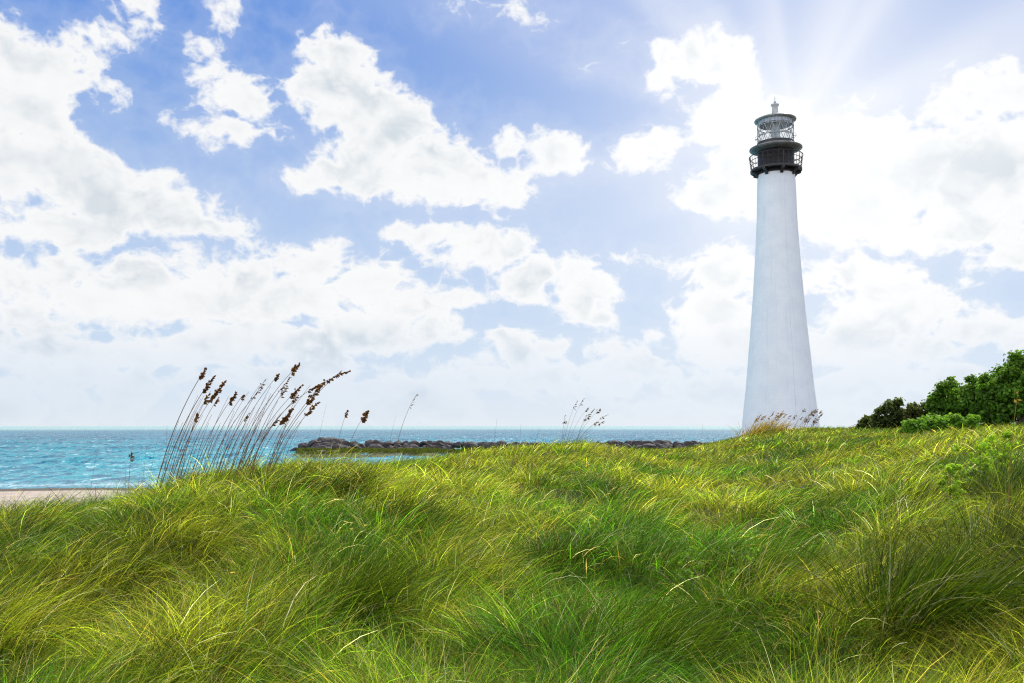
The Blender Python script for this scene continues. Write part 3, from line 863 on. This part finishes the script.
# ------------------------------------------------------------------ sea oats
OATC = np.array([0.17, 0.075, 0.028])
def polytube(pts, r0, r1, seg=5):
    pts = np.asarray(pts, float); n = len(pts)
    d = np.gradient(pts, axis=0); d /= np.linalg.norm(d, axis=1, keepdims=True)
    up = np.array([0.3, 1, 0.1]); u = np.cross(d, up); u /= np.linalg.norm(u, axis=1, keepdims=True); w = np.cross(d, u)
    rr = np.linspace(r0, r1, n)[:, None, None]
    t = np.arange(seg) * 2 * math.pi / seg
    V = pts[:, None] + rr * (u[:, None] * np.cos(t)[None, :, None] + w[:, None] * np.sin(t)[None, :, None])
    q = []
    for i in range(n - 1):
        for k in range(seg):
            a = i * seg + k; b = i * seg + (k + 1) % seg
            q.append((a, b, b + seg, a + seg))
    return V.reshape(-1, 3), np.array(q)
def sea_oat(bpx, bpy, hpx, hpy, Y, label, head=14, fat=1.0, droop=.35, col=None, stemc=(0.26, 0.125, 0.085), r=0.0068, group=None, leafy=True, gap=False, base_drop=True):
    """stalk from its foot (bpx,bpy) to the tip of its seed head (hpx,hpy); head = length of the head in photo pixels"""
    Yt = Y + random.uniform(-.3, .3)
    b = at(bpx, bpy, Y); tip = at(hpx, hpy, Yt)
    gz = float(ground(np.array([b.x]), np.array([b.y]))[0]) - .03
    if base_drop:
        dz = max(b.z - gz, 0); sl = (tip.x - b.x) / max(tip.z - b.z, .1)
        b = Vector((b.x - dz * sl * .4, b.y, gz))
    b = Vector(b); dl = tip - b
    root = empty('sea_oats', b, label, 'sea oats', group)
    # quadratic arc, upright at the foot, bending over at the top
    ctrl = Vector((dl.x * (0.5 - droop * .55), dl.y * .4, dl.z * (0.5 + droop * .30)))
    ts = np.linspace(0, 1, 16)
    P_ = np.array([[2 * t * (1 - t) * ctrl[i] + t * t * dl[i] for i in range(3)] for t in ts])
    sc = Y / F
    V, q = polytube(P_, r, r * .42)
    tv = np.repeat(ts, 5)[:, None]
    low_ = np.array([0.30, 0.19, 0.06]); 
    np_mesh('stem', V, q, mat=M_oat, parent=root, col=low_ * (1 - tv) + np.array(stemc) * tv)
    c0 = OATC if col is None else np.array(col)
    if head:
        # spikelets: flat overlapping lens-shaped scales hanging off the tip of the stem
        Ltot = sum((Vector(P_[i + 1]) - Vector(P_[i])).length for i in range(15))
        hl = min(head * sc / Ltot, .6)
        ns = int(head * 1.7 * fat) + 3
        vs, qs, cs = [], [], []
        for k in range(ns):
            f_ = k / max(ns - 1, 1)
            if gap and .35 < f_ < .5: continue
            t = 1 - hl * (1 - f_)
            p = np.array([2 * t * (1 - t) * ctrl[i] + t * t * dl[i] for i in range(3)])
            dd = (Vector(dl) - ctrl).normalized()
            ln = random.uniform(.040, .072) * (Y / 14) ** .6 * (1.15 - .5 * f_)
            side = Vector((random.gauss(0, 1), random.gauss(0, 1), random.gauss(0, 1))).normalized()
            out = (dd * random.uniform(.2, .9) + side * random.uniform(.3, .8) + Vector((.25, 0, -.35))).normalized()
            wv = out.cross(Vector((random.gauss(0, .5), 1, random.gauss(0, .5)))).normalized() * ln * .30 * fat
            o_ = Vector(p) + side * sc * random.uniform(0, 1.3) * fat * math.sin(math.pi * min(f_ + .15, 1)) 
            thick_ = out.cross(wv).normalized() * ln * .09
            pts = [o_, o_ + out * ln * .45 + wv + thick_, o_ + out * ln, o_ + out * ln * .45 - wv - thick_]
            bi = len(vs); vs += [tuple(p_) for p_ in pts]; qs.append((bi, bi + 1, bi + 2, bi + 3))
            pts2 = [o_, o_ + out * ln * .45 + thick_ * 3, o_ + out * ln, o_ + out * ln * .45 - thick_ * 3]
            bi = len(vs); vs += [tuple(p_) for p_ in pts2]; qs.append((bi, bi + 1, bi + 2, bi + 3))
            cc = c0 * random.uniform(.6, 1.5); cs += [cc] * 8
        np_mesh('seed_head', vs, qs, mat=M_oat, parent=root, col=np.array(cs), smooth=False)
    if leafy:
        n = 5
        az = rng.normal(0.2, .8, n)
        v, q, c = blades(np.zeros((n, 3)) + rng.normal(0, .015, (n, 3)), rng.uniform(.45, .8, n), np.full(n, .007 * max(1, Y / 16)), az, rng.uniform(.05, .25, n), rng.uniform(.6, 1.5, n),
                         np.tile(GOLD * .6, (n, 1)), np.tile(GREEN * 1.6, (n, 1)), 6)
        np_mesh('leaf', v, q, mat=M_oat, parent=root, col=c)
    return root
GO = 'sea oats in the tall clump at the left'
main = [
    (158, 474, 206, 368, 15, 1.0, 'leftmost tall sea oat, thick golden stem and brown plume'),
    (163, 474, 214, 376, 22, 1.1, 'tall sea oat with long plume just right of the leftmost tall one'),
    (172, 473, 225, 381, 26, 1.3, 'sea oat with the densest brown plume of the left side, third from left'),
    (176, 473, 209, 394, 14, .9, 'sea oat with a golden brown plume under the densest left plume'),
    (184, 472, 218, 398, 8, .7, 'short sea oat with drooping scrap of plume below the dense left plume'),
    (180, 472, 197, 413, 11, 1.0, 'short sea oat with a small dark plume at horizon height, left side'),
    (192, 472, 236, 393, 13, 1.3, 'sea oat with a fat dark plume standing apart left of the middle'),
    (203, 471, 243, 395, 5, .9, 'slender sea oat with a tiny plume right of the fat dark plume'),
    (215, 470, 249, 413, 10, .6, 'sea oat with a thin ragged plume close above the horizon'),
    (207, 471, 262, 388, 16, .5, 'sea oat with a sparse thin plume left of the middle of the clump'),
    (219, 470, 266, 379, 14, .35, 'sea oat with only a few seeds left near its tip'),
    (224, 470, 278, 375, 7, 1.2, 'tall sea oat with a short round plume, middle of the clump'),
    (229, 469, 299, 364, 11, 1.4, 'tallest sea oat, with a short fat plume at its tip'),
    (236, 469, 290, 378, 18, .6, 'sea oat with two sparse tufts below the tallest plume'),
    (243, 469, 287, 386, 14, .6, 'sea oat with small scattered tufts behind the tallest stem'),
    (240, 468, 302, 385, 18, 1.1, 'sea oat with a bushy plume right of the tallest one'),
    (246, 468, 298, 396, 10, .8, 'sea oat with a small plume hanging under the bushy one'),
    (234, 468, 278, 420, 8, .8, 'short sea oat with plume bent level over the sea'),
    (251, 467, 292, 409, 20, 1.6, 'short sea oat with the widest dark brown plume, low on the right'),
    (258, 466, 349, 371, 42, 1.0, 'long arching sea oat whose drooping plume reaches farthest right'),
    (264, 466, 322, 385, 26, 1.3, 'sea oat with a thick plume below the long arching one'),
    (268, 465, 340, 372, 5, .7, 'sea oat with a tiny plume above the long arching one'),
    (272, 465, 318, 402, 20, 1.0, 'rightmost sea oat of the clump, with a ragged slanting plume'),
]
for (b0, b1, h0, h1, hd, ft, lb) in main:
    long_ = 'farthest right' in lb
    sea_oat(b0, b1, h0, h1, random.uniform(13.6, 15.2), lb, hd, ft, .75 if long_ else .35, group=GO,
            col=(0.16, .085, .025) if 'golden brown' in lb else None, r=.010 if 'leftmost tall' in lb else .0068)
BARE = 'thin bare sea oat stalk among the plumed ones of the tall clump'
for k in range(64):
    b0 = random.uniform(158, 284); ht = random.uniform(28, 88)
    sea_oat(b0, 474 - (b0 - 158) * .08, b0 + ht * random.uniform(.30, .55), 472 - ht, random.uniform(13.4, 15.6), BARE, 0, 1, .3, group='bare stalks in the clump of sea oats', r=.0052)
sea_oat(335, 446, 347, 411, 21.5, 'slim sea oat with one small dark plume above the left end of the rocks', 8, 1.1, .3, group='scattered sea oats')
sea_oat(348, 446, 368, 411, 21.5, 'sea oat with a fat dark plume above the boulders, right of the slim one', 13, 1.9, .45, group='scattered sea oats')
sea_oat(395, 455, 417, 394, 22.0, 'single tall bare stalk above the boulders, bent to the right', 18, .25, .5, group='scattered sea oats', stemc=(.3, .2, .12))
sea_oat(128, 486, 131, 452, 15.2, 'lone short sea oat with a dark tip at the left above the beach', 9, .8, .2, group='scattered sea oats')
for i, (b0, b1, h0, h1) in enumerate([(90, 489, 98, 448), (124, 487, 126, 462), (142, 482, 147, 443), (149, 481, 158, 437), (166, 470, 167, 425)]):
    sea_oat(b0, b1, h0, h1, 15.0, 'thin bare stalk standing before the sea left of the tall clump', 0, 1, .2, group='bare stalks left of the clump', r=.003)
for i, (b0, h0, h1) in enumerate([(316, 327, 403), (388, 396, 415), (494, 497, 418), (519, 521, 424), (533, 540, 428), (700, 703, 424), (664, 668, 431)]):
    sea_oat(b0, 447, h0, h1, 26.0, 'hair-thin bare stalk on the dune crest with the sea behind', 0, 1, .25, group='bare stalks along the crest', r=.0040, leafy=False)
# wispy ones on the middle mound
mid = [(567, 440, 584, 398, 10, .45), (564, 440, 577, 401, 10, .4), (562, 440, 565, 415, 9, .4), (569, 440, 588, 408, 5, .8), (563, 440, 566, 421, 4, .7),
       (576, 440, 594, 409, 13, .6), (576, 440, 600, 409, 5, .9), (577, 440, 586, 416, 7, .6), (578, 440, 607, 415, 8, .45), (579, 440, 604, 421, 6, .6), (577, 440, 598, 422, 5, .7)]
for (b0, b1, h0, h1, hd, ft) in mid:
    lb = ('pale wispy sea oat in the left half of the small group on the middle mound' if b0 < 572 else 'thin dark-tipped sea oat in the right half of the small group on the middle mound')
    sea_oat(b0, b1, h0, h1, 31, lb, hd, ft, .35, group='wispy sea oats on the middle mound', r=.0055, stemc=(.32, .25, .2), col=(.17, .12, .09), leafy=False)
# golden row in front of the lighthouse
for k in range(34):
    b0 = random.uniform(744, 812)
    tall = random.uniform(8, 22) if b0 > 770 else random.uniform(6, 17)
    lb = 'golden sea oat before the left half of the lighthouse foot' if b0 < 779 else 'thin brown-tipped sea oat before the right half of the lighthouse foot'
    g = b0 < 779
    sea_oat(b0, 430, b0 + tall * random.uniform(.5, .95), 428 - tall, random.uniform(50, 57), lb, random.uniform(4, 6), .8, .4,
            group='sea oats before the lighthouse', r=.009, stemc=(.42, .28, .10) if g else (.40, .32, .24), col=(.34, .19, .06) if g else (.20, .13, .09), leafy=g)
sea_oat(1011, 470, 1018, 392, 11.0, 'tall golden stalk standing before the shrubs at the right edge', 14, .2, .3, group='scattered sea oats', stemc=(.35, .25, .06), col=(.35, .22, .05))

# ------------------------------------------------------------------ shrubs
def leaf_cards(cen, nrm, size, elong, colr):
    """six-sided slightly folded leaves"""
    n = len(cen)
    nrm = nrm / (np.linalg.norm(nrm, axis=1, keepdims=True) + 1e-9)
    r = rng.normal(size=(n, 3)); u = np.cross(nrm, r); u /= np.linalg.norm(u, axis=1, keepdims=True) + 1e-9
    w = np.cross(nrm, u)
    s = size[:, None]
    a = cen - u * s * elong; b = cen + u * s * elong
    fold = nrm * s * .18
    m1 = cen - u * s * .35 * elong + w * s * .8 + fold; m2 = cen + u * s * .35 * elong + w * s * .8 + fold
    m3 = cen - u * s * .35 * elong - w * s * .8 + fold; m4 = cen + u * s * .35 * elong - w * s * .8 + fold
    V = np.stack([a, m1, m2, b, m3, m4], 1)
    k = (np.arange(n) * 6)[:, None]
    q = np.concatenate([np.concatenate([k, k + 1, k + 2, k + 3], 1), np.concatenate([k, k + 4, k + 5, k + 3], 1)])
    C = np.repeat(colr[:, None], 6, 1)
    return V.reshape(-1, 3), q, C.reshape(-1, 3)
def shrub(pxc, top, bot, wpx, Y, label, n, leaf, c1, c2, seed, elong=1.3, group='shrubs at the right edge', depth=.7, nclump=26, name='shrub', cat='shrub', flat=False):
    r = np.random.default_rng(seed)
    sc = Y / F
    p = at(pxc, bot, Y); g = float(ground(np.array([p.x]), np.array([Y]))[0])
    root = empty(name, (p.x, Y, g), label, cat, group)
    Hh = at(pxc, top, Y).z - g; Wd = wpx * sc / 2
    # limbs reach up and outwards, each carries a few leaf clumps
    ends = []; thin = .35 if flat else 1.0
    nclump = int(nclump * 2.4)
    bmt = bmesh.new()
    for k in range(nclump):
        a = r.uniform(0, 2 * math.pi); f_ = r.uniform(0, 1) ** .5
        hh = Hh * (1 - .55 * f_ ** 2.2) * r.uniform(.15, 1.02) ** .8 if not flat else Hh * r.uniform(.2, 1.0)
        e = np.array([Wd * .86 * f_ * math.cos(a), Wd * depth * f_ * math.sin(a), hh])
        ends.append(e)
        mid_ = Vector((e[0] * .35, e[1] * .35, e[2] * .55))
        st = Vector((e[0] * .12, e[1] * .12, -.05))
        tube(bmt, st, mid_, .014 * Hh * thin, 5); tube(bmt, mid_, Vector(e), .006 * Hh * thin, 5)
    bm_obj('trunk', bmt, M_bark, root)
    ends = np.array(ends)
    cr = (0.20 + .30 * r.uniform(0, 1, nclump)) * min(Wd, Hh) * .50
    w_ = cr ** 2 / (cr ** 2).sum()
    idx = r.choice(nclump, n, p=w_)
    d = r.normal(size=(n, 3)); d /= np.linalg.norm(d, axis=1, keepdims=True)
    rr = cr[idx] * r.uniform(.45, 1.0, n) ** .5 * (1 + .40 * r.normal(size=n).clip(-1, 2.0))
    cen = ends[idx] + d * rr[:, None] * np.array([1.15, 1, .85])
    ok = cen[:, 2] > .02
    cen, d, idx = cen[ok], d[ok], idx[ok]; n = len(cen)
    cc = r.uniform(.75, 1.25, nclump)[idx][:, None]
    C = (np.array(c1)[None] + (np.array(c2) - np.array(c1))[None] * r.uniform(0, 1, (n, 1)) ** 1.5) * cc * r.uniform(.8, 1.2, (n, 1))
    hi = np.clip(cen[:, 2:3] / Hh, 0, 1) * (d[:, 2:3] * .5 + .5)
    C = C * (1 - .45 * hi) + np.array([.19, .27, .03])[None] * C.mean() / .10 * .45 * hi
    nr_ = d * .8 + r.normal(0, .55, (n, 3)) + np.array([0, 0, .5])
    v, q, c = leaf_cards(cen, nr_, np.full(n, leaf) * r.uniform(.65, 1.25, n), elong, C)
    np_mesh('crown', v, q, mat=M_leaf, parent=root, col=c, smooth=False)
    return root
DK = (0.055, 0.125, 0.016); MD = (0.16, 0.33, 0.030); OL = (0.14, 0.16, 0.04); BR = (0.11, 0.25, 0.025); RB = (0.16, 0.13, 0.045)
shrub(870, 416, 426, 28, 46, 'lowest dark shrub at the left end of the row', 2600, .055, (.035, .045, .018), OL, 1)
shrub(894, 400, 427, 40, 44, 'small dark olive shrub with sparse leggy top, second from the left end', 4200, .060, (.035, .050, .020), OL, 2, nclump=22)
shrub(922, 400, 428, 40, 42, 'reddish brown and olive shrub between the dark and the tall green ones', 3600, .055, (.05, .07, .02), RB, 3, nclump=22)
shrub(950, 378, 426, 40, 40, 'upright green shrub with a rounded top, left of the large mass', 7500, .060, DK, MD, 4)
shrub(972, 375, 426, 46, 39, 'broad green shrub with a flat bumpy top in the middle of the row', 8500, .060, DK, MD, 5, nclump=30)
shrub(1000, 364, 426, 52, 37, 'tall bushy green shrub next to the highest one', 9500, .060, DK, MD, 6, nclump=34)
shrub(1026, 352, 426, 56, 36, 'highest dark green shrub cut by the right edge of the photo', 11000, .062, DK, MD, 7, nclump=36)
shrub(1072, 345, 426, 70, 36, 'large green shrub just beyond the right edge', 8000, .065, DK, MD, 8, nclump=34)
shrub(1130, 350, 426, 80, 37, 'wide green shrub farther beyond the right edge', 7000, .065, DK, MD, 9, nclump=34)
for k, (pc, t, b_, w, lb) in enumerate([(916, 421, 428, 34, 'low patch of round-leaved sea grape left of its neighbours, under the olive shrub'),
                                        (940, 417, 428, 34, 'low bright sea grape plant under the upright green shrub'),
                                        (966, 416, 428, 32, 'low bright sea grape plant at the foot of the large shrub mass')]):
    shrub(pc, t, b_, w, 33, lb, 1500, .055, MD, BR, 30 + k, elong=1.0, group='sea grape plants below the shrubs', name='sea_grape_plant', cat='sea grape', flat=True, nclump=18)
for k, (pc, t, b_, w, Y, lb) in enumerate([(975, 441, 470, 40, 13.5, 'bright yellow green leafy weed beside the blue green clump'),
                                           (1000, 434, 468, 36, 14.5, 'bright green leafy weed at the right edge, behind the blue green clump'),
                                           (950, 466, 486, 26, 12.0, 'small bright leafy weed in the grass near the right edge')]):
    shrub(pc, t, b_ + 6, w, Y, lb, 1000, .020, (.20, .34, .02), (.36, .46, .03), 50 + k, elong=1.2, group='bright leafy weeds in the grass', name='leafy_weed', cat='weed', flat=True, nclump=12)
# low leafy weeds and yellow flowers in the meadow
for k, (pc, pyy, Y, lb) in enumerate([(372, 575, 8.9, 'low round-leaved green weed left of centre in the meadow'), (455, 563, 9.3, 'light green weed in the middle of the meadow'), (690, 556, 9.6, 'light green weed right of the centre of the meadow'),
                                      (745, 560, 9.4, 'yellow green weed showing through the grass on the right'), (250, 515, 11.5, 'small green weed on the left slope')]):
    shrub(pc, pyy - 10, pyy + 8, 34, Y, lb, 300, .016, (.10, .22, .02), (.20, .33, .03), 70 + k, elong=1.1, group='low weeds in the meadow', name='leafy_weed', cat='weed', flat=True, nclump=12)
M_petal = mat_noise('yellow_petal', (0.85, 0.62, 0.02), (0.90, 0.72, 0.05), 20, 0.6)
def flower(px_, D, label):
    x = (px_ - 512) / F * D
    g = float(ground(np.array([x]), np.array([D]))[0])
    root = empty('wildflower', (x, D, g), label, 'flower', 'yellow wildflowers in the grass')
    h = random.uniform(.42, .50)
    V, q = polytube([(0, 0, 0), (.01, 0, h * .5), (.03, 0, h)], .003, .002)
    np_mesh('stem', V, q, mat=M_oat, parent=root, col=np.tile(GREEN * 1.3, (len(V), 1)))
    bm = bmesh.new()
    for k in range(8):
        a = 2 * math.pi * k / 8
        d = Vector((math.cos(a), math.sin(a), .25)); s = Vector((-math.sin(a), math.cos(a), 0))
        c = Vector((.03, 0, h))
        vs = [bm.verts.new(c + d * .004), bm.verts.new(c + d * .016 + s * .007), bm.verts.new(c + d * .028), bm.verts.new(c + d * .016 - s * .007)]
        bm.faces.new(vs)
    bmesh.ops.create_uvsphere(bm, u_segments=8, v_segments=6, radius=.007, matrix=Matrix.Translation((.03, 0, h)))
    bm_obj('petals', bm, M_petal, root)
for px_, D, lb in [(288, 9.8, 'tiny yellow wildflower on the left of the flower group'), (344, 9.7, 'yellow wildflower above the upright dark clump'), (350, 9.9, 'yellow wildflower just behind the one above the dark clump'),
                   (364, 9.4, 'yellow wildflower at the right of the flower group'), (232, 7.6, 'yellow wildflower low on the left in dense grass'), (676, 9.2, 'yellow wildflower right of the meadow centre')]:
    flower(px_, D, lb)
